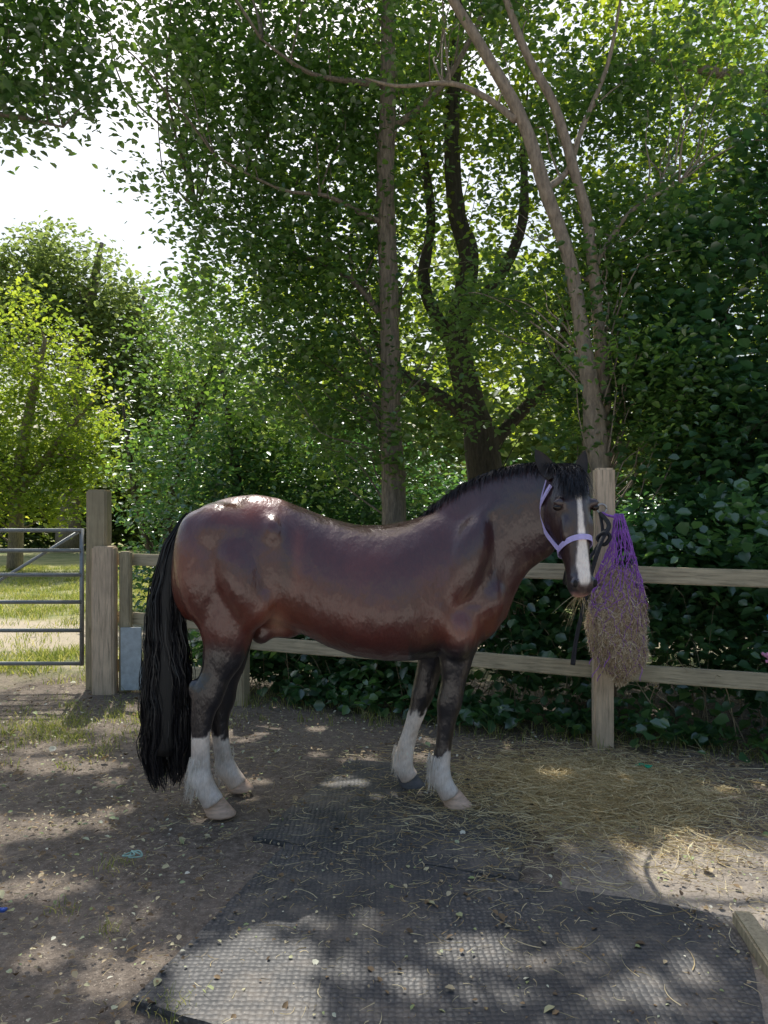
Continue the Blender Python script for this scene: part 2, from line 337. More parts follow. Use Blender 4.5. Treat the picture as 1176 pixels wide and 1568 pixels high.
def mrange(a0,a1):
    mr=N(nt,'ShaderNodeMapRange'); nt.links.new(ad.outputs[0],mr.inputs[0]); mr.inputs[1].default_value=a0; mr.inputs[2].default_value=a1; return mr.outputs[0]
gr=mix(nt,mrange(9.0,9.4),gr,(.50,.43,.33)); gr=mix(nt,mrange(11.3,11.9),gr,ramp(nt,noise(nt,co,1.2,5,.7),[(.35,(.16,.20,.06)),(.6,(.36,.34,.16))]))
nt.links.new(mix(nt,mrange(7.6,8.4),soil,gr),b.inputs['Base Color']); b.inputs['Roughness'].default_value=.9
p=bump(nt,b,n2,.9,.025); bump(nt,b,n3,.6,.01,p)
xs=np.concatenate([[-600,-150,-50,-20],np.linspace(-9,9,140),[20,50,150,600]]); ys=np.concatenate([[-600,-100,-20,-4],np.linspace(0,14,120),[20,40,120,800]])
X,Yg=np.meshgrid(xs,ys); Z=np.where((np.abs(X)<9)&(Yg<14)&(Yg>0),-.012+.008*np.sin(X*2.1+Yg)*np.cos(Yg*1.7-X*.6)+.003*rng.normal(size=X.shape),-.012)
V=np.stack([X,Yg,Z],-1).reshape(-1,3); nx=len(xs); ii=(np.arange(len(ys)-1)[:,None]*nx+np.arange(nx-1)[None,:]).ravel()
L=np.stack([ii,ii+1,ii+1+nx,ii+nx],1); mesh_np('ground',V,L,4,m,smooth=True)
# concrete
m,nt,b=newmat('worn_concrete'); co=coord(nt)
n1=noise(nt,co,2.2,8,.65); n2=noise(nt,co,60,4,.7)
c=ramp(nt,n1,[(.35,(.17,.14,.115)),(.52,(.29,.25,.21)),(.7,(.44,.39,.335))]); c=mix(nt,.4,c,ramp(nt,n2,[(.35,(.10,.082,.07)),(.65,(.50,.44,.37))]))
nt.links.new(c,b.inputs['Base Color']); b.inputs['Roughness'].default_value=.85; bump(nt,b,n2,.5,.006)
def slab(name,cs,z0,z1,mat,parent=None,sub=14,wob=.006,jit=.012):
    cs=[np.array(q,float) for q in cs]; V=[];Fc=[]
    for j in range(sub+1):
        for i in range(sub+1):
            u=i/sub;v=j/sub; p=(cs[0]*(1-u)+cs[1]*u)*(1-v)+(cs[3]*(1-u)+cs[2]*u)*v
            ed=jit if (i in(0,sub) or j in(0,sub)) else 0
            V.append((p[0]+random.uniform(-ed,ed)*.7,p[1]+random.uniform(-ed,ed)*.7,z1+wob*math.sin(u*5+v*3+p[0]*4)*.6))
    n=sub+1
    for j in range(sub):
        for i in range(sub): a=j*n+i; Fc.append((a,a+n,a+n+1,a+1)[::-1])
    rim=[i for i in range(n)]+[j*n+sub for j in range(1,n)]+[sub*n+i for i in range(sub-1,-1,-1)]+[j*n for j in range(sub-1,0,-1)]
    o=len(V)
    for r in rim: V.append((V[r][0],V[r][1],z0))
    k=len(rim)
    for i in range(k): j=(i+1)%k; Fc.append((rim[i],o+i,o+j,rim[j]))
    return pymesh(name,V,Fc,mat,parent,smooth=False)
slab('concrete_pad',[(.62,1.52),(3.6,1.52),(3.9,3.15),(.75,3.75)],-.05,.002,m,sub=24,wob=.003,jit=.05)
slab('bounce_slab',[(-9,-12),(9,-12),(9,1.45),(-9,1.45)],-.05,.0,simple('pale_bounce_surface',(.45,.42,.38),.85,.15,6),sub=24,wob=.002)  # unseen pale slab added behind the camera to bounce sunlight onto the horse
# rubber mats
m,nt,b=newmat('rubber_mat'); co=coord(nt)
vo=N(nt,'ShaderNodeTexVoronoi'); vo.inputs['Scale'].default_value=46; vo.inputs['Randomness'].default_value=.3; nt.links.new(co,vo.inputs['Vector'])
n1=noise(nt,co,3,8,.7); n2=noise(nt,co,90,3,.7)
c=ramp(nt,n1,[(.3,(.05,.053,.06)),(.55,(.085,.087,.093)),(.72,(.18,.168,.155))])
hole=ramp(nt,vo.outputs['Distance'],[(.25,(0,0,0)),(.42,(1,1,1))])
c=mix(nt,hole,mix(nt,.28,c,(.32,.30,.28)),mix(nt,.3,c,(.025,.025,.027)))
c=mix(nt,ramp(nt,noise(nt,co,1.7,6,.75),[(.50,(0,0,0)),(.72,(.8,.8,.8))]),c,(.27,.23,.19))
c=mix(nt,ramp(nt,n2,[(.62,(0,0,0)),(.75,(1,1,1))]),c,(.36,.31,.25))
nt.links.new(c,b.inputs['Base Color']); b.inputs['Roughness'].default_value=.55
inv=N(nt,'ShaderNodeMath',operation='SUBTRACT'); inv.inputs[0].default_value=1; nt.links.new(vo.outputs['Distance'],inv.inputs[1])
bump(nt,b,inv.outputs[0],.6,.012)
u=np.array([1.0,-.37]); v=np.array([-.33,-1.12])
O=np.array([-.44,3.47])
slab('rubber_mat',[O,O+u*1.75,O+u*1.7+v*1.1,O+v*1.0],-.03,.012,m,jit=.006,sub=20)
slab('rubber_mat.001',[O-v*1.05+[-.12,0],O-v*1.0+u*.95,O+u*.98-v*.010,O-v*.010+[-.16,.03]],-.03,.014,m,jit=.006)
# ---------------------------------------------------------------- litter, hay, grass
n=18000; p=np.stack([rng.uniform(-3.2,3.4,n),2+rng.beta(1.1,1.3,n)*5.0,rng.uniform(.012,.022,n)],1)
k=~((np.abs(p[:,0]-.2)<.9)&(p[:,1]<4.6)&(rng.random(n)<.7)); p=p[k]
leaves('fallen_leaves',p,rng.gamma(1.8,.006,len(p))+.005,M_debris,rng.random(len(p)),flat=True)
def groundstrands(name,n,cx,cy,sx_,sy_,mat,lo,hi,z0,zh,w,curl=.2):
    c=np.stack([cx+rng.normal(size=n)*sx_,cy+rng.normal(size=n)*sy_,np.zeros(n)],1)
    rr=np.sqrt(((c[:,0]-cx)/sx_)**2+((c[:,1]-cy)/sy_)**2)
    c[:,2]=z0+rng.random(n)*zh*np.exp(-rr**2/2)
    a=rng.uniform(0,2*np.pi,n); L=rng.uniform(lo,hi,n); k=5; t=np.linspace(-.5,.5,k)[None,:]
    bend=rng.normal(size=(n,1))*curl
    P=np.stack([c[:,0:1]+np.cos(a)[:,None]*L[:,None]*t-np.sin(a)[:,None]*bend*L[:,None]*t*t*4,
                c[:,1:2]+np.sin(a)[:,None]*L[:,None]*t+np.cos(a)[:,None]*bend*L[:,None]*t*t*4,
                np.maximum(c[:,2:3]+rng.normal(size=(n,1))*.02*t*(zh>0.02),.008)],-1)
    strands(name,P,rng.uniform(w*.6,w*1.3,n),mat)
groundstrands('hay_scatter',9500,1.10,4.08,.38,.34,M_hay,.05,.2,.015,.06,.0035)
groundstrands('hay_scatter.001',3400,.95,3.95,.75,.6,M_hay,.03,.14,.016,.01,.003)
groundstrands('straw_bits',3400,-.6,3.6,1.4,1.1,M_hay,.015,.06,.014,.006,.003)
def grass(name,cs,per,h,w,spread):
    n=len(cs)*per; c=np.repeat(cs,per,0)+rng.normal(size=(n,2))*spread
    hh=rng.uniform(.4,1.2,n)*h; d=rng.normal(size=(n,2))*.45; t=np.linspace(0,1,4)
    P=np.zeros((n,4,3)); 
    P[:,:,0]=c[:,0:1]+d[:,0:1]*hh[:,None]*t**2; P[:,:,1]=c[:,1:2]+d[:,1:2]*hh[:,None]*t**2; P[:,:,2]=-.01+hh[:,None]*t
    strands(name,P,rng.uniform(w*.6,w*1.3,n),M_grass)
n=3200; cs=np.stack([rng.uniform(-11,-1.9,n),7.2+rng.random(n)**1.4*14,],1)
cs=cs[~((cs[:,1]>8.3)&(cs[:,1]<10.8)&(rng.random(len(cs))<.9))&~((np.sin(cs[:,0]*2.3+cs[:,1])+np.sin(cs[:,1]*3.1-cs[:,0]*1.2)>.5)&(rng.random(len(cs))<.7))]
grass('field_grass',cs,26,.09,.011,.10)
n=120; cs=np.stack([rng.normal(-2.2,.5,n),rng.normal(5.35,.4,n)],1); grass('grass_tufts',cs,22,.05,.005,.05)
cs=np.stack([np.arange(-2.9,2.8,.05),0*np.arange(-2.9,2.8,.05)],1); cs[:,1]=fy(cs[:,0])+.05+rng.normal(size=len(cs))*.12; grass('fence_line_grass',cs,14,.10,.006,.06)
cs=np.array([(-.63,2.3),(-.6,2.33),(-.66,2.33),(-1.15,3.25),(-1.1,3.3),(-1.2,2.9),(-1.0,2.75)]); grass('grass_tufts.001',cs,26,.05,.004,.03)
# ---------------------------------------------------------------- fence
def wood(name,sc,c=(.46,.38,.27)):
    m,nt,b=newmat(name); co=coord(nt)
    oi=N(nt,'ShaderNodeObjectInfo'); va=N(nt,'ShaderNodeVectorMath',operation='ADD'); nt.links.new(co,va.inputs[0])
    cb=N(nt,'ShaderNodeCombineXYZ'); mu=N(nt,'ShaderNodeMath',operation='MULTIPLY'); mu.inputs[1].default_value=37; nt.links.new(oi.outputs['Random'],mu.inputs[0])
    for i in range(3): nt.links.new(mu.outputs[0],cb.inputs[i])
    nt.links.new(cb.outputs[0],va.inputs[1]); co=va.outputs[0]
    n1=noise(nt,co,14,6,.7,sc); n2=noise(nt,co,3,4,.6)
    cc=ramp(nt,n1,[(.3,[q*.4 for q in c]),(.5,c),(.75,[min(1,q*1.35) for q in c])])
    cc=mix(nt,ramp(nt,n2,[(.4,(0,0,0)),(.7,(.7,.7,.7))]),cc,[q*.65 for q in c])
    nt.links.new(cc,b.inputs['Base Color']); b.inputs['Roughness'].default_value=.8; bump(nt,b,n1,.6,.006); return m
Mwv=wood('wood_post',(5,5,.35),(.70,.55,.40)); Mwh=wood('wood_rail',(.35,5,5),(.54,.47,.33)); Mwd=wood('wood_post_green',(5,5,.35),(.46,.39,.26))
fence=empty('wooden_fence'); ang=math.atan2(-.69,1.63)
def rail(x0,x1,z,h=.105,off=.0,name='rail'):
    y0=fy(x0)+off;y1=fy(x1)+off; L=math.hypot(x1-x0,y1-y0)
    box(name,(L,.04,h),((x0+x1)/2,(y0+y1)/2,z),ang,Mwh,fence,.008)
rail(-1.15,1.42,1.10);rail(1.43,4.2,1.10);rail(-1.15,1.42,.47);rail(1.43,4.2,.47)
for z in (1.10,.60,.19): rail(-2.28,-1.12,z,.1)
box('post',(.125,.10,1.80),(1.405,4.93,.88),ang*.25,Mwv,fence,.012)
box('post',(.12,.10,1.25),(-1.13,6.04,.6),ang,Mwd,fence,.01)
box('post',(.1,.1,1.3),(4.2,3.78,.6),ang,Mwv,fence,.01)
box('post',(.17,.17,1.72),(-2.44,6.58,.83),.06,Mwd,fence,.014)
box('post',(.18,.14,1.25),(-2.32,6.40,.59),.03,Mwv,fence,.014)
box('post',(.09,.09,1.2),(-2.17,6.46,.57),.05,Mwd,fence,.01)
M_galv=simple('galvanised_steel',(.30,.32,.33),.5,.15,30,None,.6,.1)
box('metal_plate',(.17,.02,.52),(-2.10,6.40,.28),.05,simple('faded_board',(.48,.54,.58),.7,.2),fence,.003)
gate=empty('metal_gate')
V=[];Fc=[]
GX0,GX1=-5.9,-2.56
for z in (1.345,1.175,.97,.74,.50,.22): tube_geo([(GX0,6.5,z),(GX1,6.5,z)],[.017]*2,8,None,V,Fc)
for x_ in (GX0,GX1,-4.4): tube_geo([(x_,6.52,.2),(x_,6.52,1.36)],[.02]*2,8,None,V,Fc)
tube_geo([(-4.4,6.545,.22),(-2.6,6.545,1.33)],[.014]*2,8,None,V,Fc); tube_geo([(-4.4,6.545,.22),(GX0,6.545,1.33)],[.014]*2,8,None,V,Fc)
pymesh('bars',V,Fc,M_galv,gate)
# ---------------------------------------------------------------- HORSE
horse=empty('horse')
def hy(px): return 3.92+(px-330)/(760-330)*.07
V=[];Fc=[]
def superring(c,a,b,ax1,ax2,seg,V,ex=2.2,low=0):
    for j in range(seg):
        t=2*math.pi*j/seg; cs,sn=math.cos(t),math.sin(t)
        x_=math.copysign(abs(cs)**(2/ex),cs); y_=math.copysign(abs(sn)**(2/ex),sn)
        wd=b*(1-low*x_)
        V.append(c+ax1*x_*a+ax2*y_*wd)
def loft(secs,seg,V,Fc):
    o=len(V)
    for (c,a,b,ax1,ax2,ex,low) in secs: superring(c,a,b,ax1,ax2,seg,V,ex,low)
    n=len(secs)
    for i in range(n-1):
        for j in range(seg):
            p=o+i*seg+j;q=o+i*seg+(j+1)%seg; Fc.append((p,q,q+seg,p+seg))
    Fc.append(tuple(o+j for j in range(seg))[::-1]); Fc.append(tuple(o+(n-1)*seg+j for j in range(seg)))
torso=[(266,855,905,.05),(272,826,928,.12),(287,796,950,.175),(312,773,957,.21),(350,761,960,.23),(390,756,958,.24),(430,763,958,.225),
 (460,775,968,.225),(500,791,988,.265),(545,803,1003,.30),(590,803,1010,.31),(630,795,1010,.295),(665,781,1006,.24),(700,776,1000,.20),(730,786,990,.19),(757,812,970,.17),(774,848,940,.12),(783,873,915,.06)]
secs=[]
for (px,tp,bt,wd) in torso:
    y=hy(px); T=at(px,tp,y); B=at(px,bt,y); c=(T+B)/2; a=(T[2]-B[2])/2
    bl=.16 if 440<px<680 else .03
    secs.append((c,a,wd,np.array([0,0,1.]),np.array([0,1.,0]),2.1,bl))
loft(secs,32,V,Fc)
neck=[((645,795),(774,950),.18,3.99),((674,762),(787,914),.155,3.98),((706,740),(799,889),.135,3.96),((746,721),(811,873),.12,3.93),((788,710),(826,862),.11,3.89),((825,706),(844,850),.105,3.85),((852,709),(854,830),.09,3.80),((868,718),(864,802),.075,3.76)]
secs=[]
for (cr,un,wd,y) in neck:
    A=at(cr[0],cr[1],y);B=at(un[0],un[1],y); c=(A+B)/2; ax=(A-B); a=np.linalg.norm(ax)/2; ax/=np.linalg.norm(ax)
    secs.append((c,a,wd,ax,np.array([0,1.,0]),2.0,.18))
loft(secs,28,V,Fc)
def blob(c,r,seg=16,rotY=0):
    o=len(V); cy,sy=math.cos(rotY),math.sin(rotY)
    for i in range(seg//2+1):
        th=math.pi*(i+.001)/(seg//2+.002)
        for j in range(seg):
            ph=2*math.pi*j/seg; l=np.array([r[0]*math.sin(th)*math.cos(ph),r[1]*math.sin(th)*math.sin(ph),r[2]*math.cos(th)])
            V.append(np.array(c)+np.array([l[0]*cy+l[2]*sy,l[1],-l[0]*sy+l[2]*cy]))
    for i in range(seg//2):
        for j in range(seg):
            p=o+i*seg+j;q=o+i*seg+(j+1)%seg; Fc.append((p,p+seg,q+seg,q))
    Fc.append(tuple(o+j for j in range(seg))); Fc.append(tuple(o+(seg//2)*seg+j for j in range(seg))[::-1])
for sgn in (-1,1):
    B_=lambda px,py,d,r,ry: blob(at(px,py,hy(px))+[0,sgn*d,0],r,24,ry)
    B_(706,862,.13,(.115,.125,.27),.36)      # shoulder blade
    B_(744,915,.09,(.095,.12,.14),.25)       # point of shoulder
    B_(662,925,.165,(.08,.09,.19),-.42)      # triceps
    B_(697,962,.145,(.098,.10,.14),.0)       # elbow / forearm top
    B_(318,870,.12,(.135,.14,.30),-.12)      # hamstring
    B_(376,878,.155,(.125,.145,.26),-.34)    # thigh
    B_(345,815,.105,(.19,.15,.15),.0)        # rump
    B_(402,925,.172,(.08,.09,.13),.60)       # stifle
    B_(426,815,.125,(.06,.115,.10),-.2)      # point of hip
    B_(775,800,.055,(.07,.09,.17),.95)       # neck muscle
    B_(728,800,.075,(.07,.105,.21),.75)
LEGS={
 'hind_near':[(335,880,3.84,.15,.12),(345,930,3.80,.155,.11),(348,965,3.79,.142,.10),(343,1000,3.78,.108,.072),(330,1035,3.77,.077,.055),(318,1064,3.76,.080,.053),(310,1095,3.755,.060,.044),(307,1130,3.75,.046,.038),(307,1165,3.75,.047,.040),(306,1190,3.75,.062,.050),(317,1212,3.75,.053,.047),(328,1230,3.75,.056,.053)],
 'hind_far':[(340,900,4.0,.15,.1),(352,960,4.04,.13,.09),(352,1005,4.07,.095,.065),(344,1045,4.09,.072,.055),(340,1070,4.1,.074,.05),(336,1098,4.1,.054,.043),(338,1130,4.1,.046,.038),(342,1158,4.1,.047,.04),(347,1177,4.1,.058,.048),(358,1192,4.1,.052,.047),(365,1202,4.1,.054,.05)],
 'fore_near':[(712,925,3.86,.13,.09),(703,975,3.87,.112,.075),(698,1010,3.87,.085,.06),(694,1045,3.87,.064,.05),(688,1076,3.87,.066,.052),(684,1103,3.87,.049,.041),(680,1135,3.87,.042,.036),(676,1163,3.87,.047,.040),(673,1187,3.87,.060,.050),(682,1205,3.87,.050,.045),(690,1219,3.87,.054,.05)],
 'fore_far':[(685,950,4.1,.12,.08),(668,990,4.13,.092,.065),(657,1025,4.15,.070,.052),(648,1060,4.15,.064,.05),(640,1085,4.15,.050,.04),(630,1115,4.15,.043,.036),(622,1143,4.15,.047,.040),(617,1168,4.15,.058,.048),(622,1182,4.15,.050,.045),(628,1192,4.15,.054,.05)]}
for k,q in LEGS.items():
    P,R=smoothpath([at(a,b_,c) for a,b_,c,_,_ in q],[(d,e_) for *_,d,e_ in q],3)
    tube_geo(P,R,16,(0,1,0),V,Fc)
blob(at(298,1056,3.765),(.034,.032,.055),12); blob(at(328,1064,4.1),(.03,.03,.05),12)   # points of hock
blob(at(400,972,3.90),(.06,.045,.055)); blob(at(425,962,3.93),(.12,.07,.05),rotY=.25)
# --- head frame
az=math.radians(76); tl=math.radians(14)
Fd=np.array([math.cos(az),-math.sin(az),0]); UP=np.array([0,0,1.])
hd=math.sin(tl)*Fd-math.cos(tl)*UP; hn=math.cos(tl)*Fd+math.sin(tl)*UP; hw=np.cross(hn,hd); hw/=np.linalg.norm(hw)
if hw[0]<0: hw=-hw
H0=at(870,720,3.74)
def H(s,n_,w_): return H0+hd*s+hn*n_+hw*w_
hs=[(-.02,.0,-.10,.045),(.02,.04,-.13,.078),(.08,.066,-.155,.097),(.14,.076,-.175,.108),(.20,.078,-.19,.108),(.26,.072,-.185,.096),(.32,.064,-.155,.079),(.38,.056,-.12,.064),(.44,.05,-.095,.056),(.49,.047,-.082,.056),(.54,.043,-.078,.062),(.58,.03,-.07,.058),(.605,.012,-.055,.044),(.617,-.01,-.04,.02)]
secs=[]
for (s_,nf,nb,wd) in hs:
    lowv=.18 if .05<s_<.34 else .02
    secs.append((H(s_,(nf+nb)/2,0),(nf-nb)/2,wd,hn,hw,2.35,lowv))
loft(secs,28,V,Fc)
for sg in (-1,1):
    blob(H(.172,.038,sg*.090),(.030,.030,.024),12)
    blob(H(.555,.02,sg*.047),(.027,.022,.027),12)
    blob(H(.30,.02,sg*.066),(.02,.03,.07),12)
blob(H(.585,-.06,0),(.034,.034,.032),12)
def ear(sg):
    V2=[];F2=[]
    base=H(.030,-.03,sg*.070); d=nrm(np.array(-hd*1.0+hw*sg*.48-hn*.02)); fr=nrm(hn+hw*sg*.35); fr=nrm(fr-d*np.dot(fr,d)); sd=np.cross(d,fr)
    n_=12; seg=18
    for i in range(n_+1):
        t=i/n_; r=.040*(math.sin(math.pi*min(1,(t*.76+.24)))**.75)*(1 if t<.99 else .05)+.0008
        for j in range(seg):
            a=2*math.pi*j/seg; ca=math.cos(a); open_=min(1,t*4)
            depth=ca*r*.75 if ca<0 else r*.75*(ca*(1-open_)-open_*.45*ca)
            V2.append(base+d*(.165*t)+sd*math.sin(a)*r+fr*depth-fr*.02*t*t)
    for i in range(n_):
        for j in range(seg):
            a=i*seg+j;b=i*seg+(j+1)%seg; F2.append((a,b,b+seg,a+seg))
    F2.append(tuple(n_*seg+j for j in range(seg)))
    return V2,F2
me=bpy.data.meshes.new('raw'); me.from_pydata([tuple(map(float,a)) for a in V],[],Fc); me.update()
raw=bpy.data.objects.new('raw',me); link(raw)
bm=bmesh.new(); bm.from_mesh(me); bmesh.ops.recalc_face_normals(bm,faces=bm.faces); bm.to_mesh(me); bm.free()
md=raw.modifiers.new('r','REMESH'); md.mode='VOXEL'; md.voxel_size=.0085; md.use_smooth_shade=True
ms=raw.modifiers.new('s','SMOOTH'); ms.factor=.5; ms.iterations=12
dg=bpy.context.evaluated_depsgraph_get(); hm=bpy.data.meshes.new_from_object(raw.evaluated_get(dg))
bpy.data.objects.remove(raw)
hm.name='horse_body'; body=bpy.data.objects.new('body',hm); link(body,horse)
hm.polygons.foreach_set('use_smooth',np.ones(len(hm.polygons),bool))
nv=len(hm.vertices); co_=np.zeros(nv*3,np.float32); hm.vertices.foreach_get('co',co_); co_=co_.reshape(-1,3).astype(float)
x_,y_,z_=co_.T
ed=np.zeros(len(hm.edges)*2,np.int32); hm.edges.foreach_get('vertices',ed); ed=ed.reshape(-1,2)
trunk=((z_>.82)&(x_<.62))[:,None]
deg=np.bincount(ed.ravel(),minlength=nv)[:,None]
for it in range(26):
    acc=np.zeros((nv,3))
    for c_ in range(3):
        acc[:,c_]=np.bincount(ed[:,0],co_[ed[:,1],c_],nv)+np.bincount(ed[:,1],co_[ed[:,0],c_],nv)
    co_=np.where(trunk,co_*.4+.6*acc/np.maximum(deg,1),co_)
hm.vertices.foreach_set('co',co_.astype(np.float32).ravel()); hm.update(); x_,y_,z_=co_.T
def ss(a,b,v): t=np.clip((v-a)/(b-a),0,1); return t*t*(3-2*t)
wob=.5*np.sin(x_*41+z_*23)+.5*np.sin(y_*57-z_*31+x_*13)
def vnoise(seed):
    r=np.random.default_rng(seed); a=np.zeros(nv)
    for i in range(14):
        k=r.normal(size=3)*r.choice([60,110,190]); a+=np.sin(co_@k+r.uniform(0,6))
    return a/4
wn=vnoise(3)
colr=np.tile(np.array([.105,.024,.014]),(nv,1))
def mixc(c,m_): 
    global colr; m_=np.clip(m_,0,1); colr=colr*(1-m_[:,None])+np.array(c)*m_[:,None]
mixc((.06,.021,.021),ss(1.15,1.5,z_)*.45)
mixc((.034,.015,.016),ss(.2,.55,x_)*ss(.95,1.25,z_)*.8)
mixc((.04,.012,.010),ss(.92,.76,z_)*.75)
mixc((.22,.06,.025),np.exp(-(((x_+.52)/.13)**2+((z_-1.0)/.10)**2))*.8)  # warm light reflected onto the flank, painted into the coat colour
mixc((.46,.28,.18),np.exp(-(((x_+.53)/.042)**2+((z_-.95)/.06)**2))*.75)  # paler tan core of the same painted flank light
mixc((.30,.075,.028),np.exp(-(((x_+.70)/.18)**2+((z_-1.53)/.07)**2))*.8)  # painted reddish highlight along the top of the rump
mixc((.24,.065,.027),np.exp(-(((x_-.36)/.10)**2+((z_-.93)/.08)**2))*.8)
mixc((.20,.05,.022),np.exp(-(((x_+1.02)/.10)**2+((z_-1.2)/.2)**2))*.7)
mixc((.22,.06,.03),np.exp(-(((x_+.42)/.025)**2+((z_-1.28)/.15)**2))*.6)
mixc((.02,.011,.010),np.exp(-(((x_+.48)/.03)**2+((z_-1.25)/.18)**2))*.4)
legzone=((x_<-.68)|(x_>.12))
mixc((.009,.008,.010),ss(.90,.78,z_+wob*.015)*legzone)
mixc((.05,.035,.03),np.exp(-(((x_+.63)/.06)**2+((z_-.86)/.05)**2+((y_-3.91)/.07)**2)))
near=y_<3.97; hind=x_<-.3
th=np.where(hind,np.where(near,.42,.31),np.where(near,.29,.43))
fr_=wob*.015+wn*.012+np.where(hind,0,.015)*np.sin(y_*70+x_*90)
mixc((.86,.83,.79),ss(.012,-.012,z_-th-fr_))
mixc((.58,.50,.43),ss(.012,-.012,z_-th-fr_)*(.26+.32*wob+.2*wn))
mixc((.6,.45,.36),ss(.13,.08,z_)*.4)
rel=co_-H0; hs_=rel@hd; hn_=rel@hn; hw_=rel@hw
inh=(hs_>-.02)&(hs_<.66)&(np.abs(hw_)<.13)&(hn_>-.24)&(hn_<.12)
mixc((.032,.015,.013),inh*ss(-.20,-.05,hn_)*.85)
bw=np.interp(hs_,[.12,.15,.19,.27,.36,.46,.53,.58],[.010,.018,.010,.013,.021,.031,.030,.018])
mixc((.86,.84,.82),inh*ss(.005,-.005,np.abs(hw_+.002)-bw-.002*wob-.0015*wn)*ss(-.01,.02,hn_)*ss(.12,.135,hs_)*ss(.575,.55,hs_))
mixc((.04,.036,.04),inh*ss(.48,.55,hs_+.1*np.abs(hw_))*ss(.003,.015,np.abs(hw_+.002)-.026)*.9)
mixc((.65,.38,.32),inh*ss(.585,.61,hs_)*ss(.02,-.02,hn_)*.85)
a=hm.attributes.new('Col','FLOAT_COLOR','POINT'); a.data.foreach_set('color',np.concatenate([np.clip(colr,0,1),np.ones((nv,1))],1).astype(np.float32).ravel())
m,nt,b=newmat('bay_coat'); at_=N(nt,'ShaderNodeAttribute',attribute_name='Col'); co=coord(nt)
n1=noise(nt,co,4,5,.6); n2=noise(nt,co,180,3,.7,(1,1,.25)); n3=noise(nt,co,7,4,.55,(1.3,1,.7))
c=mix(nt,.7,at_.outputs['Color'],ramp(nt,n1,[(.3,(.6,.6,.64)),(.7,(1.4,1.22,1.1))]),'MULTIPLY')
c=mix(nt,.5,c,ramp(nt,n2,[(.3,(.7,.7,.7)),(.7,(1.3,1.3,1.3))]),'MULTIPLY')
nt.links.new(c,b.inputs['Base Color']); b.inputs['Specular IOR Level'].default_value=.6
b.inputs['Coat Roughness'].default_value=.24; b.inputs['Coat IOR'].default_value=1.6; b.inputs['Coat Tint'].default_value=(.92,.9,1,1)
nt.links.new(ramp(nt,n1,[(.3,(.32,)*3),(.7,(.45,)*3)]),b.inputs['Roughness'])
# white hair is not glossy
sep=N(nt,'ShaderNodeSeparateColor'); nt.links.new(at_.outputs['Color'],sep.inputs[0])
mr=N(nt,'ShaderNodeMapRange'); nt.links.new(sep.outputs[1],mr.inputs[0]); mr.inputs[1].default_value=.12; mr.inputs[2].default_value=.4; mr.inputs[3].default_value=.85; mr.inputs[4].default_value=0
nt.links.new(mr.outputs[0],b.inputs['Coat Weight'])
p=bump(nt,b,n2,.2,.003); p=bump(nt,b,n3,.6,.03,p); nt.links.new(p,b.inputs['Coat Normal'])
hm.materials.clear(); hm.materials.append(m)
M_blk=leafmat('black_hair',[(0,G(.007,.007,.010)),(.7,G(.018,.017,.022)),(1,G(.055,.038,.032))],(1,1,1),.05,.35,.05)
M_wht=leafmat('white_feather',[(0,G(.60,.53,.45)),(.5,G(.78,.74,.68)),(1,G(.88,.86,.82))],(1,1,1),.1,.6,.02)
M_ear=simple('ear_skin',(.022,.016,.015),.6,.3,30)
for sg in (-1,1):
    v2,f2=ear(sg); pymesh('ear',v2,f2,M_ear,horse)
M_eye,nt,b=newmat('eye'); b.inputs['Base Color'].default_value=(.012,.006,.004,1); b.inputs['Roughness'].default_value=.06
M_nos=simple('nostril_skin',(.008,.006,.006),.7,.2)
def ball(name,c,r,mat,parent,seg=14):
    global V,Fc
    oV,oF=V,Fc; V=[];Fc=[]; blob(c,r,seg); o=pymesh(name,V,Fc,mat,parent); V,Fc=oV,oF; return o
for sg in (-1,1):
    ball('eye',H(.195,.034,sg*.098),(.021,.021,.017),M_eye,horse)
    ball('nostril',H(.56,.032,sg*.050),(.012,.012,.018),M_nos,horse)
M_hoof=simple('tan_hoof',(.66,.47,.36),.6,.3,14,(1,1,5)); M_hoofd=simple('dark_hoof',(.12,.12,.13),.6,.3,12,(1,1,4))
def hoof(px,py,Y,mat,sc=1):
    c=at(px,py,Y); c[2]=0.012; vv=[];ff=[];seg=24
    prof_=[(0,.070,.0),(.01,.072,0),(.03,.067,-.012),(.055,.060,-.026),(.08,.053,-.038),(.088,.043,-.042)]
    for i,(h,r,dx) in enumerate(prof_):
        for j in range(seg):
            a=2*math.pi*j/seg; k=1 if math.cos(a)>-.3 else .86
            vv.append((c[0]+(dx+math.cos(a)*r*k*1.1)*sc,c[1]+math.sin(a)*r*.88*sc,c[2]+h*sc*(1.0 if math.cos(a)>-.2 else .8)))
    for i in range(len(prof_)-1):
        for j in range(seg):
            a=i*seg+j;b=i*seg+(j+1)%seg; ff.append((a,b,b+seg,a+seg))
    ff.append(tuple(range(seg))[::-1]); ff.append(tuple((len(prof_)-1)*seg+j for j in range(seg)))
    pymesh('hoof',vv,ff,mat,horse)
hoof(337,1248,3.78,M_hoof);hoof(367,1210,4.12,M_hoof,.95);hoof(700,1232,3.89,M_hoof,.95);hoof(631,1204,4.17,M_hoofd,.95)
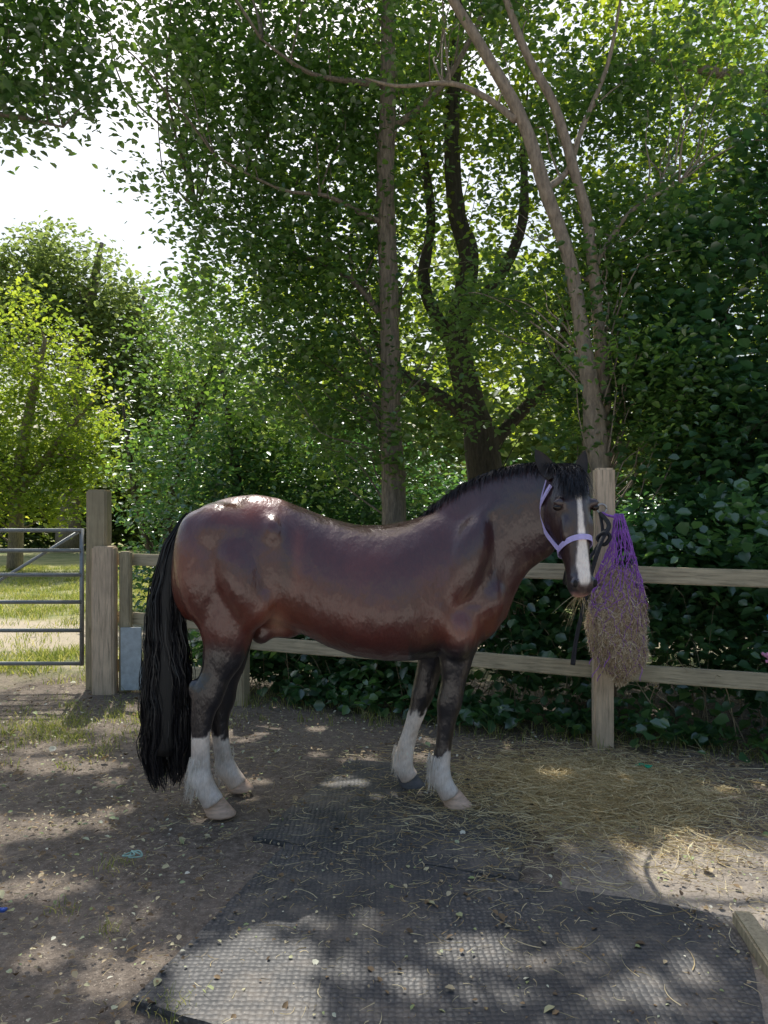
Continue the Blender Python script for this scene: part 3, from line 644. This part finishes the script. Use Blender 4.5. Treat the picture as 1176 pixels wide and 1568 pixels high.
# feather and sock hair
Pl=[]
for (px,py,Y,n_,r,len_) in [(305,1190,3.75,700,.052,.08),(345,1172,4.1,380,.050,.06),(670,1183,3.87,520,.050,.06),(616,1166,4.15,360,.050,.055)]:
    c=at(px,py,Y); a=rng.uniform(0,2*np.pi,n_); zz=rng.uniform(-.05,.10,n_)
    b0=np.stack([c[0]+np.cos(a)*r*.88+np.clip(-zz,0,1)*.4,c[1]+np.sin(a)*r*.8,c[2]+zz],1); back=np.clip(-np.cos(a),0,1)
    L=len_*(.3+.9*back)*rng.uniform(.4,1.2,n_); t=np.linspace(0,1,5); fl=rng.uniform(.05,.35,n_)
    q=np.zeros((n_,5,3)); q[:,:,0]=b0[:,0:1]+(np.cos(a)*fl)[:,None]*L[:,None]*t; q[:,:,1]=b0[:,1:2]+(np.sin(a)*fl)[:,None]*L[:,None]*t; q[:,:,2]=b0[:,2:3]-L[:,None]*t**1.2
    Pl.append(q)
Pl=np.concatenate(Pl); Pl[:,:,2]=np.maximum(Pl[:,:,2],.02); strands('fetlock_feather',Pl,np.full(len(Pl),.003),M_wht,parent=horse)
# tail
ty=[785,800,830,870,920,980,1040,1100,1150,1190,1215]; tc=[292,284,270,261,256,256,258,258,256,256,258]; th_=[5,9,14,18,23,28,32,34,33,27,18]
tY=3.90
nl=90; per=40; n=nl*per; K=30
lu=rng.uniform(-1,1,nl); lv=rng.uniform(-1,1,nl); m_=(lu**2+lv**2)>1; lu[m_]*=.6; lv[m_]*=.6
lu=np.repeat(lu,per)+rng.normal(size=n)*.12; lv=np.repeat(lv,per)+rng.normal(size=n)*.12
ph=np.repeat(rng.uniform(0,6.28,nl),per)+rng.normal(size=n)*.35; endp=np.repeat(rng.uniform(.82,1.0,nl),per)*rng.uniform(.82,1.0,n)
t=np.linspace(0,1,K)[None,:]*endp[:,None]; py=785+t*432
cxp=np.interp(py,ty,tc); hwp=np.interp(py,ty,th_)
wav=np.sin(py*.05+ph[:,None])*.11*np.clip(t*3,0,1)+np.sin(py*.13+ph[:,None]*2)*.05*np.clip(t*3,0,1)
xx=(cxp+hwp*(lu[:,None]+wav)-588)/F*tY; yy=tY+hwp/F*tY*.8*(lv[:,None]+np.cos(py*.04+ph[:,None])*.08); zz=EYE-(py-784)/F*tY
Pt=np.stack([xx,yy,zz],-1); strands('tail_hair',Pt,rng.uniform(.002,.0045,n),M_blk,rnd=np.repeat(rng.random(nl),per)*.5+rng.random(n)*.45,parent=horse,taper=False)
V=[];Fc=[]; M_blks=simple('black_hair_core',(.008,.008,.009),.55,.3,30,(4,4,.5))
P,R=smoothpath([at(a_,b_,tY) for a_,b_ in zip([295]+tc[1:-2],ty[:-2])],[h/F*tY*.8 for h in th_[:-2]],3); tube_geo(P,R,14,None,V,Fc); pymesh('tail_core',V,Fc,M_blks,horse)
# mane
cr=[(648,787,3.99),(680,760,3.98),(712,738,3.96),(750,721,3.93),(790,710,3.89),(825,705,3.85),(852,707,3.80),(868,712,3.76)]
CP,_=smoothpath([at(*c) for c in cr],[.01]*len(cr),8); CP=np.array(CP)
n=8000; u_=rng.random(n)*(len(CP)-1); i0=np.minimum(u_.astype(int),len(CP)-2); f_=(u_-i0)[:,None]; b0=CP[i0]*(1-f_)+CP[i0+1]*f_
b0[:,2]-=.016; b0[:,1]+=rng.uniform(-.02,.04,n)
K=8; t=np.linspace(0,1,K)[None,:,None]; lift=rng.uniform(.006,.020,n)[:,None,None]*ss(0,.3,u_/len(CP))[:,None,None]
out=rng.uniform(.05,.13,n)[:,None,None]; L=rng.uniform(.12,.34,n)[:,None,None]
dx=(np.sin(u_*3.1)*.03+rng.normal(size=n)*.012)[:,None,None]-.03
Pm=b0[:,None,:]+np.array([0,0,1])*(lift*np.sin(np.minimum(t*4,np.pi)) -L*t**1.8)+np.array([0,1.,0])*out*t**.7+np.array([1.,0,0])*dx*t
k=rng.random(n)<.5; nk=k.sum(); Lk=(rng.uniform(.02,.09,nk)*(.75+.25*np.sin(u_[k]*1.9+rng.normal(size=nk)*.5)))[:,None,None]
Pm[k]=b0[k][:,None,:]+np.array([0,-1.,0])*(.06*t**.8)+np.array([0,0,1])*(.012*np.sin(t*3.1)-Lk*t**1.5)+np.array([-1.,0,0])*((.02+.02*np.sin(u_[k]*2.7)+rng.normal(size=nk)*.01)[:,None,None]*t)
strands('mane',Pm,np.full(n,.003),M_blk,parent=horse)
# forelock
n=1500; w0=rng.normal(size=n)*.028; K=9; t=np.linspace(0,1,K); L=rng.uniform(.08,.21,n); spread=rng.normal(size=n)*.022-.014
q=np.zeros((n,K,3))
for i in range(K):
    s_=-.035+t[i]*L; nn=np.interp(s_,[-.035,.0,.04,.10,.2,.3],[.0,.045,.07,.085,.09,.08]); ww=w0+spread*t[i]*1.4
    q[:,i,:]=H0+hd*s_[:,None]+hn*(nn-ww**2*4.5+rng.uniform(-.004,.004,n))[:,None]+hw*ww[:,None]
strands('forelock',q,np.full(n,.003),M_blk,parent=horse)
# halter
halter=empty('halter'); M_lil=simple('lilac_webbing',(.56,.49,.88),.6,.12,60)
def strap(name,pts,w_,mat,parent,th=.004,sub=6):
    P,_=smoothpath([p for p,_ in pts],[.01]*len(pts),sub); Nn,_=smoothpath([n_ for _,n_ in pts],[.01]*len(pts),sub)
    vv=[];ff=[]; n_=len(P)
    for i in range(n_):
        T=P[min(i+1,n_-1)]-P[max(i-1,0)]; T/=np.linalg.norm(T); nn=Nn[i]/np.linalg.norm(Nn[i]); s_=np.cross(T,nn); s_/=np.linalg.norm(s_)
        for (a_,b_) in ((-1,0),(1,0),(1,1),(-1,1)): vv.append(P[i]+s_*a_*w_/2+nn*th*b_)
    for i in range(n_-1):
        for j in range(4): a=i*4+j;b=i*4+(j+1)%4; ff.append((a,b,b+4,a+4))
    ff+= [(3,2,1,0),tuple(range((n_-1)*4,n_*4))]
    return pymesh(name,vv,ff,mat,parent,smooth=False)
hI=lambda s_,k: float(np.interp(s_,[h[0] for h in hs],[h[k] for h in hs]))
def hsurf(s_,a,off):
    nf,nb,wd=hI(s_,1),hI(s_,2),hI(s_,3); ca,sa=math.cos(a),math.sin(a); e_=2/2.35; A=(nf-nb)/2
    x1=math.copysign(abs(ca)**e_,ca); y1=math.copysign(abs(sa)**e_,sa); low=.18 if .05<s_<.34 else .02
    p=H(s_,(nf+nb)/2+x1*(A+off),y1*(wd*(1-low*x1)+off)); nn=hn*ca*wd+hw*sa*A
    return (p,nn/np.linalg.norm(nn))
angs=np.linspace(-math.pi,math.pi,25)
strap('noseband',[hsurf(.375-.03*math.cos(a),a,.007) for a in angs],.026,M_lil,halter,sub=3)
cp=lambda a:float(np.interp(abs(a),[0,1.2,1.9,math.pi],[.0,.06,.16,.30]))
for sg in (-1,1):
    strap('crownpiece_and_throat',[hsurf(cp(a),a*sg,.009) for a in sorted(abs(x) for x in angs if x>1.15)],.022,M_lil,halter,sub=3)
    strap('cheekpiece',[(hsurf(s_,a*sg,.009)[0],hw*sg) for s_,a in ((.03,1.75),(.12,1.85),(.2,1.95),(.28,2.0),(.34,1.9),(.38,1.7))],.024,M_lil,halter)
M_ring=simple('steel_ring',(.5,.5,.5),.3,.1,20,None,1)
def torus(name,c,R_,r_,ax,mat,parent):
    ax=nrm(np.array(ax,float)); a1=nrm(np.cross(ax,[0,0,1.01])); a2=np.cross(ax,a1)
    pts=[np.array(c)+R_*(a1*math.cos(t)+a2*math.sin(t)) for t in np.linspace(0,2*math.pi,25)]
    vv,ff=tube_geo(pts,[r_]*25,8,tuple(ax)); return pymesh(name,vv,ff,mat,parent)
# ---------------------------------------------------------------- hay net, lead rope
net=empty('hay_net'); NX,NY=1.435,4.66
M_pur=simple('purple_net',(.36,.13,.58),.6,.25,40)
prof=[(1.50,.012),(1.43,.03),(1.34,.045),(1.24,.07),(1.12,.105),(1.0,.14),(.88,.165),(.76,.17),(.66,.16),(.58,.13),(.52,.07),(.49,.01)]
zz_=[p[0] for p in prof][::-1]; rr_=[p[1] for p in prof][::-1]
def npos(a,z,o=0):
    r=float(np.interp(z,zz_,rr_))*(1+.12*math.sin(2*a+z*7)+.08*math.sin(5*a+z*15)+.05*math.sin(9*a-z*31))+o
    return np.array([NX+.02*math.sin(z*5)-.02*(1.2-z)-.16*max(0,z-1.25)+math.cos(a)*r,NY+math.sin(a)*r*.62,z])
V=[];Fc=[]
for d_ in (-1,1):
    for k_ in range(16):
        pts=[npos(2*math.pi*k_/16+d_*(1.5-z)*2.6+random.uniform(-.07,.07),z,.006+random.uniform(-.004,.008)) for z in np.linspace(1.49,.495,46)]
        tube_geo(pts,[.0024 if q[2]>1.0 else .0018 for q in pts],5,None,V,Fc)
for k_ in range(45):
    a=random.uniform(0,6.28); z=random.uniform(1.08,1.42); pts=[npos(a+random.uniform(-.5,.5)*t_,z-.2*t_+random.uniform(-.01,.01),.010) for t_ in np.linspace(0,1,8)]
    tube_geo(pts,[.0026]*8,5,None,V,Fc)
for k_ in range(10):
    a=random.uniform(0,6.28); p0=npos(a,random.uniform(.55,1.1),.01); pts=[p0+np.array([math.cos(a)*.03*t_+.015*math.sin(t_*5),-.02*t_,-.10*t_]) for t_ in np.linspace(0,1,7)]
    tube_geo(pts,[.0025]*7,5,None,V,Fc)
pymesh('net_strings',V,Fc,M_pur,net)
V=[];Fc=[]; zs=np.linspace(1.16,.50,26)
for z in zs:
    for j in range(28): V.append(npos(2*math.pi*j/28,z,-.012+random.uniform(-.006,.006)-.03*(z>1.05)))
for i in range(25):
    for j in range(28): a=i*28+j;b=i*28+(j+1)%28; Fc.append((a,b,b+28,a+28))
M_haycore=simple('hay_core',(.46,.36,.25),.9,.7,60,None,0,1,.02); pymesh('hay_bundle',V,Fc,M_haycore,net)
n=10000; a=rng.uniform(0,2*np.pi,n); z=np.clip(rng.normal(.73,.16,n),.485,1.18); c=np.array([npos(a[i],z[i],rng.uniform(-.010,.020)) for i in range(n)])
d=rng.normal(size=(n,3)); d[:,2]*=.8; outn=np.stack([np.cos(a),np.sin(a)*.6,0*a],1); d-=outn*np.sum(d*outn,1,keepdims=True)*.8; d=nrm(d); L=rng.uniform(.02,.08,n)
k=rng.random(n)<.04; L[k]*=1.8; d[k]=nrm(d[k]+outn[k])
t=np.linspace(-.5,.5,4)[None,:,None]; Ph=c[:,None,:]+d[:,None,:]*L[:,None,None]*t-np.array([0,0,1])*t**2*.04
M_hay2=leafmat('hay_in_net',[(0,G(.46,.33,.22)),(.5,G(.72,.58,.42)),(1,G(.88,.80,.62))],(1.0,1.0,.8),.2,.6,.02)
strands('hay_stalks',Ph,rng.uniform(.002,.0045,n),M_hay2,parent=net)
n=26; c=H(.60,-.04,0); b0=c+rng.normal(size=(n,3))*.012; d=rng.normal(size=(n,1,3))*np.array([.05,.03,.03])+np.array([-.03,0,-.08]); t=np.linspace(0,1,5)[None,:,None]
strands('hay_wisps',b0[:,None,:]+d*t-np.array([0,0,.04])*t**2,np.full(n,.0022),M_hay,parent=net)
torus('tie_ring',(1.375,4.86,1.52),.03,.006,(.1,1,0),M_ring,fence)
V=[];Fc=[]
tube_geo([(1.375,4.84,1.495),(1.375,4.74,1.48),(NX-.04,NY,1.47)],[.008]*3,6,None,V,Fc); pymesh('net_cord',V,Fc,M_pur,net)
rope=empty('lead_rope'); M_rope=simple('black_rope',(.02,.02,.028),.7,.4,80,(1,1,1),0,.8,.01)
V=[];Fc=[]
ch=H(.44,-.11,0)
P,R=smoothpath([ch,ch+[.05,.25,-.12],(1.20,4.45,1.25),(1.31,4.62,1.36),(1.36,4.84,1.49)],[.010]*5,8); tube_geo(P,R,8,None,V,Fc)
P,R=smoothpath([(1.36,4.84,1.49),(1.33,4.55,1.42),at(920,830,4.45),at(905,880,4.4),at(893,930,4.38),at(882,980,4.38),at(877,1018,4.38)],[.012,.014,.014,.012,.011,.012,.015],8); tube_geo(P,R,8,None,V,Fc)
for q in ([at(925,812,4.5),at(934,822,4.47),at(925,834,4.47),at(915,824,4.5),at(926,815,4.46)],):
    P,R=smoothpath(q,[.012]*5,6); tube_geo(P,R,8,None,V,Fc)
pymesh('rope',V,Fc,M_rope,rope)
# ---------------------------------------------------------------- small things
def squiggle(name,c,col_,n_=9,s_=.05,r=.004,lay=True):
    V=[];Fc=[]; pts=[np.array(c)+np.array([random.uniform(-s_,s_),random.uniform(-s_,s_),(random.uniform(0,.02) if lay else random.uniform(-s_,s_))]) for _ in range(n_)]
    P,R=smoothpath(pts,[r]*n_,5); tube_geo(P,R,6,None,V,Fc); pymesh(name,V,Fc,simple(name+'_m',col_,.6))
squiggle('green_baling_twine',(1.5,4.42,.03),(.02,.45,.25))
squiggle('pink_halter_strap',(2.27,4.55,.98-.34),(.7,.3,.5),7,.035,.010,False)
squiggle('blue_rope',(2.31,4.6,.86),(.02,.25,.6),6,.02,.010,False)
squiggle('blue_twine',(-1.41,2.83,.03),(.05,.12,.5),7,.03,.006)
squiggle('pale_twine',at(205,1317,3.3)*[1,1,0]+[0,0,.025],(.3,.5,.45),9,.05,.003)
box('timber_edging',(.07,.9,.06),(1.25,2.35,.02),-.12,Mwd,None,.008)
